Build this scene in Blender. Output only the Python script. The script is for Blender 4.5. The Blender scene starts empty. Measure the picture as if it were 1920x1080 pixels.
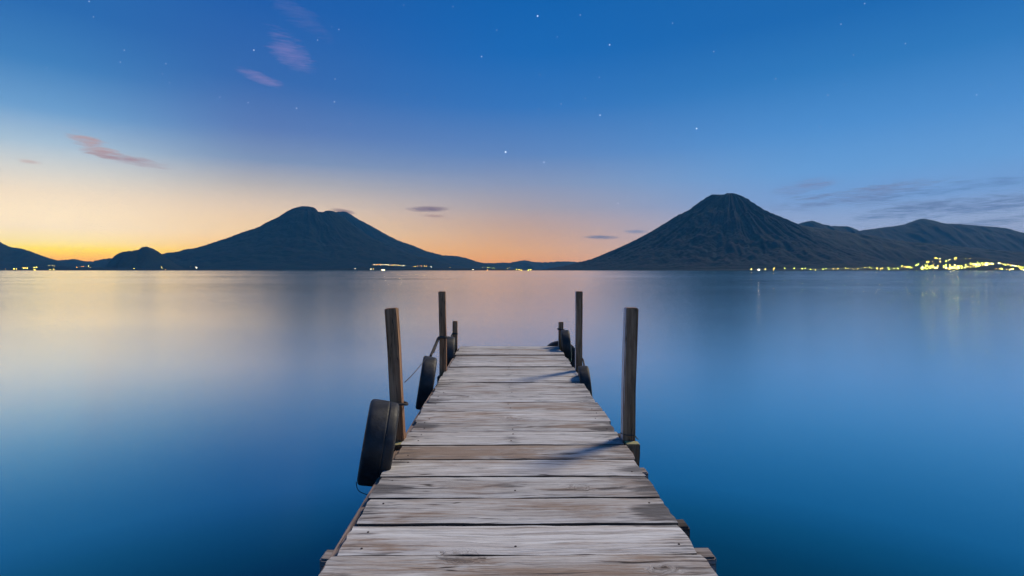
import bpy, bmesh, math, random
import numpy as np
from mathutils import Vector, Matrix, Euler

random.seed(11)
SC = bpy.context.scene
COL = SC.collection
PI = math.pi

# ------------------------------------------------------------------ camera
DECK = 0.62                      # deck top above the lake
CAM = Vector((0.0, 0.0, DECK + 1.174))
CAM_ROT = Euler((PI / 2 - 0.033, 0.0, -0.010))
cam = bpy.data.cameras.new('camera')
cam.sensor_width = 36.0
cam.lens = 18.75
cam.clip_start = 0.05
cam.clip_end = 120000.0
cam_ob = bpy.data.objects.new('camera', cam)
cam_ob.location = CAM
cam_ob.rotation_euler = CAM_ROT
COL.objects.link(cam_ob)
SC.camera = cam_ob
CAM_M = CAM_ROT.to_matrix()


def ray(px, py):
    return (CAM_M @ Vector(((px - 960) / 1000.0, (540 - py) / 1000.0, -1.0))).normalized()


def azel(px, py):
    d = ray(px, py)
    return math.atan2(d.x, d.y), math.asin(d.z)


def at_y(px, py, Y):
    d = ray(px, py)
    return CAM + d * (Y / d.y)


# ------------------------------------------------------------------ colour helpers
def lin(r, g, b):
    out = []
    for c in (r, g, b):
        c = c / 255.0
        out.append(c / 12.92 if c <= 0.04045 else ((c + 0.055) / 1.055) ** 2.4)
    return tuple(out)


class NT:
    """small wrapper for building node trees"""
    def __init__(self, tree):
        self.t = tree

    def n(self, kind, **kw):
        nd = self.t.nodes.new(kind)
        for k, v in kw.items():
            setattr(nd, k, v)
        return nd

    def put(self, sock, v):
        if isinstance(v, bpy.types.NodeSocket):
            self.t.links.new(v, sock)
        elif v is not None:
            if hasattr(sock, 'default_value'):
                if hasattr(sock.default_value, '__len__') and not hasattr(v, '__len__'):
                    v = (v,) * len(sock.default_value)
                if hasattr(v, '__len__') and len(sock.default_value) == 4 and len(v) == 3:
                    v = tuple(v) + (1.0,)
                sock.default_value = v

    def m(self, op, a, b=None, c=None, clamp=False):
        nd = self.n('ShaderNodeMath', operation=op, use_clamp=clamp)
        self.put(nd.inputs[0], a)
        self.put(nd.inputs[1], b)
        self.put(nd.inputs[2], c)
        return nd.outputs[0]

    def ss(self, x, lo, hi):
        nd = self.n('ShaderNodeMapRange', interpolation_type='SMOOTHSTEP')
        self.put(nd.inputs[0], x)
        nd.inputs[1].default_value = lo
        nd.inputs[2].default_value = hi
        return nd.outputs[0]

    def mix(self, f, a, b, mode='MIX'):
        nd = self.n('ShaderNodeMix', data_type='RGBA', blend_type=mode)
        self.put(nd.inputs[0], f)
        self.put(nd.inputs[6], a)
        self.put(nd.inputs[7], b)
        return nd.outputs[2]

    def ramp(self, fac, stops, interp='LINEAR'):
        nd = self.n('ShaderNodeValToRGB')
        cr = nd.color_ramp
        cr.interpolation = interp
        while len(cr.elements) < len(stops):
            cr.elements.new(0.5)
        for e, (p, c) in zip(cr.elements, stops):
            e.position = p
            e.color = tuple(c) + (1.0,)
        self.put(nd.inputs[0], fac)
        return nd.outputs[0]

    def noise(self, vec, scale, detail=4.0, rough=0.55, dist=0.0):
        nd = self.n('ShaderNodeTexNoise')
        self.put(nd.inputs['Vector'], vec)
        nd.inputs['Scale'].default_value = scale
        nd.inputs['Detail'].default_value = detail
        nd.inputs['Roughness'].default_value = rough
        nd.inputs['Distortion'].default_value = dist
        return nd.outputs[0]

    def scale(self, vec, s, loc=(0, 0, 0)):
        nd = self.n('ShaderNodeMapping')
        self.put(nd.inputs[0], vec)
        nd.inputs['Scale'].default_value = s
        self.put(nd.inputs['Location'], loc)
        return nd.outputs[0]

    def vm(self, op, a, b=None):
        nd = self.n('ShaderNodeVectorMath', operation=op)
        self.put(nd.inputs[0], a)
        self.put(nd.inputs[1], b)
        return nd.outputs['Value'] if op in ('DOT_PRODUCT', 'LENGTH', 'DISTANCE') else nd.outputs[0]


# ------------------------------------------------------------------ world: blue-hour sky
world = bpy.data.worlds.new('World')
SC.world = world
world.use_nodes = True
W = NT(world.node_tree)
world.node_tree.nodes.clear()
w_out = W.n('ShaderNodeOutputWorld')
w_dir = W.n('ShaderNodeTexCoord').outputs['Generated']
sep = W.n('ShaderNodeSeparateXYZ')
W.put(sep.inputs[0], w_dir)
W_AZ = W.m('ARCTAN2', sep.outputs[0], sep.outputs[1])
W_EL = W.m('ARCSINE', sep.outputs[2])

sky = W.n('ShaderNodeTexSky', sky_type='NISHITA', sun_disc=False)
sky.sun_elevation = math.radians(-2.0)         # the sun has just set, to the left of the frame
sky.sun_rotation = math.radians(-46.0)
sky.altitude = 1560.0
sky.ozone_density = 6.0
sky.dust_density = 1.0

GLOW_AZ = math.radians(-46.0)
EL_MAX = math.radians(90.0)


def column(points):
    """sky colours up one azimuth: (px, py, sRGB) -> ramp over elevation"""
    st = []
    for px, py, c in points:
        st.append((max(0.0, azel(px, py)[1]) / EL_MAX, lin(*c)))
    st.sort(key=lambda s: s[0])
    st.append((0.55, lin(20, 88, 158)))
    st.append((1.0, lin(16, 78, 146)))
    return st


el_n = W.m('DIVIDE', W_EL, EL_MAX, clamp=True)
COL_A = column([(60, 505, (328.8, 169.5, 0.1)),
                (60, 484, (333.2, 234.5, 0.3)),
                (60, 466, (338.5, 288.5, 20.3)),
                (60, 452, (332.9, 292.0, 173.8)),
                (60, 425, (328.2, 290.4, 222.7)),
                (60, 360, (284.1, 255.8, 211.1)),
                (60, 318, (244.5, 237.5, 219.1)),
                (60, 265, (187.0, 210.3, 223.6)),
                (60, 200, (119.0, 169.3, 213.9)),
                (60, 110, (69.6, 134.1, 194.1)),
                (60, 0, (44.3, 110.6, 180.1))])
COL_B = column([(500, 505, (311.4, 198.4, 40.2)),
                (500, 470, (312.6, 230.7, 104.2)),
                (500, 435, (304.9, 251.5, 169.3)),
                (500, 390, (262.7, 228.9, 186.3)),
                (500, 345, (203.1, 194.0, 184.3)),
                (500, 300, (139.3, 158.6, 188.5)),
                (500, 240, (98.0, 129.5, 185.2)),
                (500, 150, (59.0, 108.7, 177.7)),
                (500, 0, (33.7, 95.3, 173.0))])
COL_C = column([(980, 500, (277.1, 178.3, 68.0)),
                (980, 470, (270.0, 193.6, 110.5)),
                (980, 430, (240.4, 187.6, 140.9)),
                (980, 390, (192.1, 175.5, 172.0)),
                (980, 345, (153.1, 163.2, 189.1)),
                (980, 290, (105.0, 142.1, 196.2)),
                (980, 200, (56.0, 121.2, 194.1)),
                (980, 100, (27.5, 108.2, 186.4)),
                (980, 0, (16.8, 100.5, 179.5))])
COL_D = column([(1650, 500, (215.2, 200.7, 205.0)),
                (1650, 420, (179.9, 195.4, 227.1)),
                (1650, 370, (135.8, 175.6, 227.1)),
                (1650, 310, (113.7, 169.9, 227.7)),
                (1650, 220, (83.6, 150.0, 216.5)),
                (1650, 110, (50.9, 126.4, 196.4)),
                (1650, 0, (30.3, 108.3, 182.5))])
ca, cb, cc, cd = (W.ramp(el_n, c) for c in (COL_A, COL_B, COL_C, COL_D))
d_az = W.m('ABSOLUTE', W.m('SUBTRACT', W_AZ, GLOW_AZ))
d_az = W.m('MINIMUM', d_az, W.m('SUBTRACT', 2 * PI, d_az))      # angle away from the afterglow
az_of = lambda px: azel(px, 420)[0] - GLOW_AZ


def between(lo, hi):
    nd = W.n('ShaderNodeMapRange', interpolation_type='SMOOTHSTEP')
    W.put(nd.inputs[0], d_az)
    nd.inputs[1].default_value = lo
    nd.inputs[2].default_value = hi
    return nd.outputs[0]


grad = W.mix(between(az_of(60), az_of(520)), ca, cb)
grad = W.mix(between(az_of(420), az_of(1050)), grad, cc)
grad = W.mix(between(az_of(900), az_of(1600)), grad, cd)
w_col = W.mix(0.06, grad, W.mix(1.0, sky.outputs[0], (1.0, 1.0, 1.0), 'MULTIPLY'))

# clouds: thin wisps (px, py, half length, half height, tilt up to the right, colour, opacity)
def wisps():
    n1 = W.noise(W.scale(w_dir, (11, 11, 100)), 1.0, 4.0, 0.6)
    n2 = W.noise(W.scale(w_dir, (46, 46, 420)), 1.0, 3.0, 0.65)
    return W.m('ADD', W.m('MULTIPLY_ADD', n1, 2.6, -1.3), W.m('MULTIPLY_ADD', n2, 2.8, -1.4))


SIDE = {}
for side in (-1, 1):
    SIDE[side] = [w_col, wisps(), None]
azel_v = W.n('ShaderNodeCombineXYZ')
W.put(azel_v.inputs[0], W_AZ)
W.put(azel_v.inputs[1], W_EL)
azel_v.inputs[2].default_value = 1.0


def cloud(px, py, a, b, tilt, rgb, op, rag=1.0):
    sd = SIDE[-1 if px < 960 else 1]
    az0, el0 = azel(px, py)
    c = math.hypot(1.0, (px - 960) / 1000.0)
    k = math.sqrt(op / 1.1)
    a = a / 1000.0 / c / c / k
    b = b / 1000.0 / c / k
    ct, st = math.cos(tilt), math.sin(tilt)
    u = W.vm('DOT_PRODUCT', azel_v.outputs[0], (ct / a, st / a, -(az0 * ct + el0 * st) / a))
    v = W.vm('DOT_PRODUCT', azel_v.outputs[0], (-st / b, ct / b, -(el0 * ct - az0 * st) / b))
    r = W.m('MULTIPLY_ADD', sd[1], rag * op / 1.1, W.m('MULTIPLY_ADD', u, u, W.m('MULTIPLY', v, v)))
    sd[0] = W.mix(W.m('SUBTRACT', op, r, clamp=True), sd[0], lin(*rgb))


cloud(804, 392, 40, 6.0, 0.02, (138, 112, 122), 0.9, 0.45)
cloud(812, 405, 24, 3.2, -0.02, (176, 130, 118), 0.6, 0.45)
cloud(1128, 445, 38, 4.0, -0.03, (130, 128, 150), 0.9, 0.4)
cloud(1192, 434, 26, 3.8, -0.03, (134, 140, 170), 0.75, 0.5)
cloud(644, 396, 24, 4.5, -0.16, (150, 118, 112), 0.85, 0.3)
cloud(545, 98, 50, 24, -0.62, (116, 122, 186), 0.55, 1.0)
cloud(486, 146, 46, 9, -0.22, (122, 126, 186), 0.65, 0.8)
cloud(556, 22, 70, 18, -0.5, (70, 104, 176), 0.6, 1.1)
cloud(172, 270, 62, 15, -0.42, (198, 156, 150), 0.7, 1.1)
cloud(245, 300, 76, 8, -0.12, (180, 154, 160), 0.7, 1.1)
cloud(55, 303, 26, 4, -0.1, (206, 172, 160), 0.6, 0.6)
cloud(1512, 350, 64, 11, 0.12, (128, 146, 190), 0.6, 1.2)
cloud(1620, 368, 170, 18, 0.10, (126, 146, 188), 0.7, 1.7)
cloud(1800, 350, 170, 12, 0.08, (112, 146, 196), 0.6, 1.5)
cloud(1800, 388, 230, 18, 0.07, (120, 140, 180), 0.72, 1.6)
cloud(1880, 414, 120, 8, 0.08, (122, 138, 172), 0.7, 1.3)

# stars: a faint random field and the brighter ones
def star_field():
    vor = W.n('ShaderNodeTexVoronoi', feature='F1')
    W.put(vor.inputs['Vector'], w_dir)
    vor.inputs['Scale'].default_value = 46.0
    f = W.m('MULTIPLY', W.ss(vor.outputs['Distance'], 0.054, 0.012), 0.42)
    return W.m('MULTIPLY', f, W.ss(W_EL, 0.10, 0.32))


for side in SIDE:
    SIDE[side][2] = star_field()
for px, py, s, r in ((948, 285, 1.6, 1.5), (1020, 304, .9, 1.2), (1125, 216, .9, 1.2), (1306, 241, 1.1, 1.3), (1008, 30, 1.1, 1.3),
                     (1143, 84, .9, 1.2), (903, 106, .6, 1.2), (1159, 381, .7, 1.2), (1217, 373, .5, 1.2), (476, 94, .7, 1.2),
                     (556, 203, .6, 1.2), (627, 191, .5, 1.2), (1831, 178, .4, 1.2), (928, 352, .4, 1.1), (1346, 335, .35, 1.2),
                     (797, 309, .3, 1.1), (233, 94, .4, 1.1), (727, 414, .35, 1.1), (1147, 450, .3, 1.1), (1088, 28, .35, 1.1)):
    d = ray(px, py)
    dist = W.vm('DISTANCE', w_dir, tuple(d))
    k = r / 1000.0 / math.hypot(1.0, (px - 960) / 1000.0)
    sd = SIDE[-1 if px < 960 else 1]
    sd[2] = W.m('MAXIMUM', sd[2], W.m('MULTIPLY_ADD', dist, -s * 1.15 / (k * 1.25), s * 1.15))


def background(col):
    bg = W.n('ShaderNodeBackground')
    W.put(bg.inputs[0], col)
    bg.inputs[1].default_value = 1.0
    return bg.outputs[0]


def pick(fac, s0, s1):
    mx = W.n('ShaderNodeMixShader')
    W.put(mx.inputs[0], fac)
    W.put(mx.inputs[1], s0)
    W.put(mx.inputs[2], s1)
    return mx.outputs[0]


half = [background(W.mix(1.0, SIDE[k][0], W.mix(1.0, (0.85, 0.93, 1.0), SIDE[k][2], 'MULTIPLY'), 'ADD')) for k in (-1, 1)]
upper = pick(W.m('GREATER_THAN', W_AZ, azel(960, 300)[0]), half[0], half[1])
W.put(w_out.inputs[0], pick(W.m('GREATER_THAN', W_EL, 0.0), background(w_col), upper))

# the moon, high to the right beyond the pier: the only lamp
moon = bpy.data.lights.new('moon_light', 'SUN')
moon.energy = 3.0
moon.angle = math.radians(13.0)
moon.color = (1.0, 0.86, 0.64)
moon_ob = bpy.data.objects.new('moon_light', moon)
moon_ob.rotation_euler = Vector((-0.73, -0.585, -0.92)).to_track_quat('-Z', 'Y').to_euler()
COL.objects.link(moon_ob)

vs = SC.view_settings
vs.view_transform = 'Standard'
vs.look = 'None'
vs.exposure = 0.0
vs.gamma = 1.0
vs.use_curve_mapping = False
SC.cycles.use_denoising = True
SC.cycles.use_adaptive_sampling = True
SC.cycles.adaptive_threshold = 0.02
SC.cycles.max_bounces = 6
SC.cycles.volume_bounces = 0
SC.cycles.sample_clamp_indirect = 4.0


# ------------------------------------------------------------------ object helpers
def mat(name):
    m = bpy.data.materials.new(name)
    m.use_nodes = True
    nt = NT(m.node_tree)
    bsdf = m.node_tree.nodes['Principled BSDF']
    return m, nt, bsdf


def link(name, me, m=None, parent=None, smooth=False):
    ob = bpy.data.objects.new(name, me)
    COL.objects.link(ob)
    if m is not None:
        for mm in (m if isinstance(m, (list, tuple)) else (m,)):
            me.materials.append(mm)
    if parent is not None:
        ob.parent = parent
    if smooth:
        me.polygons.foreach_set('use_smooth', [True] * len(me.polygons))
    return ob


def tag(ob, label=None, cat=None, group=None, kind=None):
    for k, v in (('label', label), ('category', cat), ('group', group), ('kind', kind)):
        if v:
            ob[k] = v
    return ob


def empty(name, loc=(0, 0, 0), rot=(0, 0, 0)):
    ob = bpy.data.objects.new(name, None)
    ob.location = loc
    ob.rotation_euler = rot
    ob.empty_display_size = 0.2
    COL.objects.link(ob)
    return ob


def grid_mesh(name, P, wrap=False):
    """P: (a, b, 3) array of points -> quad mesh"""
    a, b = P.shape[:2]
    me = bpy.data.meshes.new(name)
    idx = np.arange(a * b).reshape(a, b)
    if wrap:
        nx = np.roll(idx, -1, axis=1)
        q = np.stack([idx[:-1], nx[:-1], nx[1:], idx[1:]], -1).reshape(-1, 4)
    else:
        q = np.stack([idx[:-1, :-1], idx[:-1, 1:], idx[1:, 1:], idx[1:, :-1]], -1).reshape(-1, 4)
    me.vertices.add(a * b)
    me.vertices.foreach_set('co', P.astype(np.float32).ravel())
    me.loops.add(q.size)
    me.loops.foreach_set('vertex_index', q.astype(np.int32).ravel())
    me.polygons.add(len(q))
    me.polygons.foreach_set('loop_start', np.arange(0, q.size, 4, dtype=np.int32))
    me.polygons.foreach_set('use_smooth', np.ones(len(q), dtype=bool))
    me.update(calc_edges=True)
    me.validate()
    return me


rng = np.random.default_rng(5)
PERM = rng.permutation(4096)
GRADS = rng.normal(size=(4096, 2))
GRADS /= np.linalg.norm(GRADS, axis=1)[:, None]


def perlin(x, y):
    xi, yi = np.floor(x).astype(int), np.floor(y).astype(int)
    xf, yf = x - xi, y - yi
    u = xf * xf * xf * (xf * (xf * 6 - 15) + 10)
    v = yf * yf * yf * (yf * (yf * 6 - 15) + 10)

    def g(ix, iy, dx, dy):
        h = PERM[(PERM[ix & 4095] + iy) & 4095]
        return GRADS[h, 0] * dx + GRADS[h, 1] * dy
    a = g(xi, yi, xf, yf)
    b = g(xi + 1, yi, xf - 1, yf)
    c = g(xi, yi + 1, xf, yf - 1)
    d = g(xi + 1, yi + 1, xf - 1, yf - 1)
    return (a + u * (b - a)) * (1 - v) + (c + u * (d - c)) * v


def fbm(x, y, o=5, gain=0.5):
    s, a, f = 0.0, 1.0, 1.0
    for k in range(o):
        s = s + a * perlin(x * f + 17.3 * k, y * f - 9.1 * k)
        a *= gain
        f *= 2.03
    return s


def ridged(x, y, o=4):
    s, a, f = 0.0, 1.0, 1.0
    for k in range(o):
        s = s + a * (1.0 - 2.0 * np.abs(perlin(x * f + 5.7 * k, y * f + 3.3 * k)) * 1.4)
        a *= 0.5
        f *= 2.1
    return s


# ------------------------------------------------------------------ terrain
def forest_mat(name, leaf, leaf2, soil, amount):
    m, t, b = mat(name)
    geo = t.n('ShaderNodeNewGeometry')
    pos = geo.outputs['Position']
    at = t.n('ShaderNodeAttribute', attribute_name='ridge').outputs['Fac']
    n1 = t.noise(t.scale(pos, (.0016, .0016, .0030)), 1.0, 6.0, 0.6, 0.6)
    n2 = t.noise(t.scale(pos, (.02, .02, .02)), 1.0, 3.0, 0.6)
    col = t.mix(t.ss(n2, 0.35, 0.68), leaf, leaf2)
    f = t.m('MULTIPLY', t.ss(t.m('ADD', n1, t.m('MULTIPLY', at, 0.28)), 0.56, 0.78), amount)
    col = t.mix(f, col, soil)
    t.put(b.inputs['Base Color'], col)
    b.inputs['Roughness'].default_value = 0.95
    b.inputs['Specular IOR Level'].default_value = 0.1
    return m


M_FOREST = forest_mat('forest_slope', (.004, .008, .008), (.008, .012, .010), (.012, .010, .009), 0.4)
M_VOLC = forest_mat('forest_and_bare_slope', (.003, .007, .009), (.007, .011, .012), (.018, .014, .015), 0.5)


def interp_profile(pts, D):
    xs, zs = [], []
    for px, py in pts:
        p = at_y(px, py, D)
        xs.append(p.x)
        zs.append(p.z)
    return np.array(xs), np.array(zs)


CAM_N = np.array(CAM_M)


def fit_skyline(P, at, prof, it=3):
    """scale the relief, column by column, until its skyline stands as high as surveyed"""
    tx = np.array([p[0] for p in prof], float)
    tz = 507.0 - np.array([p[1] for p in prof], float)
    for _ in range(it):
        Q = (P + np.array([at[0], at[1], 0.0]) - np.array(CAM)) @ CAM_N
        px = 960 + 1000 * Q[..., 0] / -Q[..., 2]
        up = 507.0 - (540 - 1000 * Q[..., 1] / -Q[..., 2])
        lo = math.floor(tx.min()) - 4
        k = np.clip(((px - lo) / 3).astype(int), 0, int((tx.max() - lo) / 3) + 3)
        top = np.full(k.max() + 1, 0.0)
        np.maximum.at(top, k.ravel(), up.ravel())
        want = np.interp(lo + 3 * np.arange(len(top)) + 1.5, tx, tz)
        f = np.where(top > 2, np.clip(want, .5, None) / np.clip(top, 2, None), 1.0)
        f = np.clip(f, .5, 1.6)
        f = np.convolve(np.pad(f, 2, mode='edge'), np.ones(5) / 5, 'valid')
        fac = np.interp(px, lo + 3 * np.arange(len(top)) + 1.5, f)
        P[..., 2] = np.where(P[..., 2] > 0, P[..., 2] * fac, P[..., 2])


def volcano(name, D, peak_px, left, right, label, m, seed, nr=230, nt=560, gully=0.10, squash=0.6):
    """a cone whose left and right flanks follow their own profiles, cut by gullies"""
    xc = at_y(peak_px, 400, D).x
    xl, zl = interp_profile(left, D)
    xr, zr = interp_profile(right, D)
    o = np.argsort(xc - xl)
    rl, zl = (xc - xl)[o], zl[o]
    o = np.argsort(xr - xc)
    rr, zr = (xr - xc)[o], zr[o]
    th = np.linspace(0, 2 * PI, nt, endpoint=False)[None, :]
    w = 0.5 + 0.5 * np.cos(th)                        # 1 on the right, 0 on the left
    s = (np.linspace(0, 1, nr) ** 1.15)[:, None]
    R = (rl[-1] * (1 - w) + rr[-1] * w)
    r = s * R
    fl = np.interp(s * rl[-1], rl, zl)
    fr = np.interp(s * rr[-1], rr, zr)
    h = fl * (1 - w) + fr * w
    x, y = r * np.cos(th), r * np.sin(th)
    H = h.max()
    cx, cy = np.cos(th), np.sin(th)
    warp = fbm(x / 900 + seed, y / 900, 3) * 0.35
    # gullies run down the slope: noise in the angle, stretched along the radius
    k1 = ridged(th * 0 + (cx * 5.5 + warp) * 1.0 + seed, cy * 5.5 + warp + s * 1.2, 4)
    k1 = (k1 - k1.mean()) / (k1.std() + 1e-6)
    k2 = ridged(cx * 13 + seed * 2 + warp * 2, cy * 13 + s * 2.0 + warp * 2, 3)
    k2 = (k2 - k2.mean()) / (k2.std() + 1e-6)
    win = np.clip(s / 0.22, 0, 1) * np.clip((1 - s) / 0.25, 0, 1)
    side = 0.25 + 0.75 * np.abs(np.sin(th)) ** 0.6     # keep the skyline true to its profile
    rough = fbm(x / 420 + seed, y / 420, 5)
    tree = fbm(x / 60 + seed, y / 60, 2)
    h = h + win * side * H * gully * (0.26 * k1 + 0.15 * k2) * (0.35 + 0.65 * h / H) \
        + win * side * 60 * rough + 13 * tree * np.clip(s / 0.03, 0, 1)
    h = np.where(s > 0.995, -12.0, h)
    P = np.stack([x, y * squash, np.maximum(h, -12.0)], -1)
    fit_skyline(P, (xc, D), left[::-1] + right)
    me = grid_mesh(name, P, wrap=True)
    at = me.attributes.new('ridge', 'FLOAT', 'POINT')
    at.data.foreach_set('value', (0.5 * k1 + 0.25 * k2 + 0 * h).astype(np.float32).ravel())
    ob = link(name, me, m)
    ob.location = (xc, D, 0)
    tag(ob, label, None, None, 'structure')
    return ob


def ridge(name, D, prof, label, m, seed, depth=1600.0, nx=320, ny=90, rough=38.0, front=1.0, tree=13.0):
    """a long hill with the given skyline, falling to the lake in front and away behind"""
    xs, zs = interp_profile(prof, D)
    X = np.linspace(xs[0], xs[-1], nx)[None, :]
    Z = np.interp(X, xs, zs)
    v = np.linspace(-1, 1, ny)[:, None]
    sh = np.where(v < 0, (1 - np.abs(v) ** 1.35) ** 1.0, np.cos(v * PI / 2) ** 1.1)
    y = v * depth * np.where(v < 0, front, 1.0)
    wx = X + 0 * v
    n = fbm(wx / 900 + seed, (y + 0 * X) / 900 + seed, 6)
    rd = ridged(wx / 700 + seed + n * .3, (y + 0 * X) / 1500, 4)
    rd = (rd - rd.mean()) / rd.std()
    win = np.clip(np.abs(v) / 0.12, 0, 1) * np.clip((1 - np.abs(v)) / 0.2, 0, 1)
    h = Z * sh + win * (rough * n + rough * 0.5 * rd) * np.clip(Z / 250, 0.1, 1.2) \
        + tree * fbm(wx / 55 + seed, y / 55 + 0 * X, 2) * np.clip(Z / 80, 0, 1)
    h = np.where(np.abs(v) > 0.995, -12.0, h)
    P = np.stack([wx, y + 0 * X, np.maximum(h, -12.0)], -1)
    P[:, :, 0] -= X.mean()
    fit_skyline(P, (float(X.mean()), D), prof)
    me = grid_mesh(name, P)
    at = me.attributes.new('ridge', 'FLOAT', 'POINT')
    at.data.foreach_set('value', (0.5 * rd).astype(np.float32).ravel())
    ob = link(name, me, m)
    ob.location = (float(X.mean()), D, 0)
    tag(ob, label, None, None, 'structure')
    return ob


# the two volcanoes on the left, one behind the other
volcano('volcano', 17500, 640,
        [(640, 396), (620, 399), (590, 420), (500, 470), (400, 509)],
        [(640, 396), (650, 397), (659, 402), (671, 410), (696, 423), (720, 437), (747, 450.6), (777, 461), (801, 471),
         (831, 478.7), (859, 480), (877, 484.5), (898, 491.4), (940, 499), (1000, 509)],
        'right-hand slope of a second volcano rising behind the twin-topped one', M_FOREST, 3.1, 180, 420)
volcano('volcano', 14000, 575,
        [(575, 386.3), (564, 386.6), (550, 390), (538, 395.6), (520, 407), (499, 417), (482, 426.4), (453, 435.5), (430, 444.6),
         (406, 452.4), (383, 460), (364, 465.5), (349, 466.8), (331, 472), (312, 474), (285, 482), (250, 492), (200, 502), (150, 509)],
        [(575, 386.3), (584, 387.5), (593, 391), (601, 399), (609, 395), (623, 394.6), (634, 399), (644, 407), (670, 426), (700, 447),
         (760, 472), (820, 489), (870, 500), (905, 509)],
        'dark volcano with a notched twin summit left of the pier', M_FOREST, 8.7, 230, 560, 0.035, 0.5)
# the tall single cone on the right
volcano('volcano', 11500, 1368,
        [(1368, 361.8), (1360, 362.5), (1351, 365.6), (1344, 363.7), (1332, 365), (1322, 371), (1307, 381), (1290, 394), (1265, 406),
         (1245, 419), (1220, 434), (1190, 450), (1160, 464), (1132, 476), (1107, 486), (1087, 491), (1060, 498), (1030, 503), (1000, 509)],
        [(1368, 361.8), (1373, 361.5), (1384, 364), (1400, 371), (1415, 381), (1435, 394), (1455, 402.5), (1477, 411), (1495, 419),
         (1530, 438), (1590, 464), (1660, 488), (1730, 509)],
        'tall blue conical volcano with gullied flanks right of the pier', M_VOLC, 1.9, 260, 720, 0.085)

ridge('hill', 13000, [(-260, 509), (-180, 470), (-80, 440), (-30, 444), (0, 452.4), (10, 459), (23, 464), (39, 465.5), (60, 472), (78, 479),
                      (96, 485), (112, 489), (150, 500), (200, 509)], 'dark hill sloping down at the left edge under the yellow glow', M_FOREST, 2.2)
ridge('hill', 15500, [(40, 509), (80, 495), (112, 487.6), (125, 487), (138, 485), (151, 487.6), (161, 490), (177, 489), (193, 485.5),
                      (210, 483.7), (260, 484), (320, 492), (400, 509)], 'low ridge below the yellow glow between two hills', M_FOREST, 4.4, 1400)
ridge('hill', 11000, [(188, 509), (203, 492), (212, 481), (225, 473), (239, 470.7), (255, 469.4), (265, 464), (273, 461.6), (286, 465.5),
                      (294, 469.4), (302, 474.6), (316, 486), (340, 500), (365, 509)], 'small humped hill at the foot of the twin-topped volcano', M_FOREST, 6.1, 900, 200, 70, 30)
ridge('hill', 20500, [(820, 509), (870, 496), (900, 493), (928, 493), (943, 492), (955, 492.5), (973, 489), (984, 487.5), (1001, 491), (1022, 491.7),
                      (1047, 490), (1070, 490), (1090, 492), (1140, 500), (1200, 509)], 'far low hills on the horizon between the volcanoes', M_FOREST, 7.7, 1800)
ridge('hill', 17000, [(1420, 509), (1460, 440), (1496, 419.5), (1508, 416), (1521, 413.5), (1529, 414.7), (1539, 419), (1556, 423), (1572, 423.8),
                      (1589, 424), (1599, 426.7), (1610, 432), (1660, 455), (1750, 509)], 'rounded hill behind the right shoulder of the tall cone', M_FOREST, 9.3, 1800)
ridge('hill', 16000, [(1500, 509), (1560, 455), (1613, 432), (1632, 429.6), (1652, 426.7), (1676, 424), (1695, 420.7), (1709, 415.5), (1723, 410.7),
                      (1731, 409.7), (1743, 411.6), (1757, 415), (1771, 418.8), (1800, 420), (1834, 423), (1867, 425.5), (1891, 428.4), (1910, 434),
                      (1930, 439), (2050, 462), (2300, 509)], 'broad mountain with a low peak at the right edge', M_FOREST, 10.9, 2200, 460)
ridge('hill', 12500, [(1420, 509), (1470, 434), (1496, 421), (1520, 425.5), (1556, 430), (1594, 435.6), (1613, 440), (1640, 442), (1664, 448),
                      (1700, 453), (1747, 457), (1819, 464), (1920, 473), (2050, 486), (2250, 509)], 'dark lower slope reaching right from the tall cone', M_FOREST, 12.3, 2200, 460)
ridge('hill', 9000, [(1560, 508), (1640, 504), (1690, 499), (1725, 490), (1755, 482), (1800, 480), (1850, 484), (1880, 490), (1920, 492), (1990, 494),
                     (2150, 509)], 'low promontory under the town lights at the right edge', M_FOREST, 14.0, 1200, 300, 70, 14, 1.0, 4.0)
ridge('shore', 8600, [(990, 508), (1150, 506.5), (1400, 504.5), (1560, 502), (1700, 503), (1920, 503), (2200, 508)],
      'dark strip of shore along the foot of the tall cone', M_FOREST, 15.0, 400, 300, 30, 6, 1.0, 3.0)
ridge('shore', 9800, [(-300, 508), (0, 503), (120, 499), (240, 503), (420, 504), (600, 505.5), (700, 501), (800, 502), (900, 503), (1000, 505.5), (1040, 508)],
      'dark strip of shore along the foot of the twin-topped volcano', M_FOREST, 16.0, 500, 400, 30, 6, 1.0, 3.0)


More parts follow.
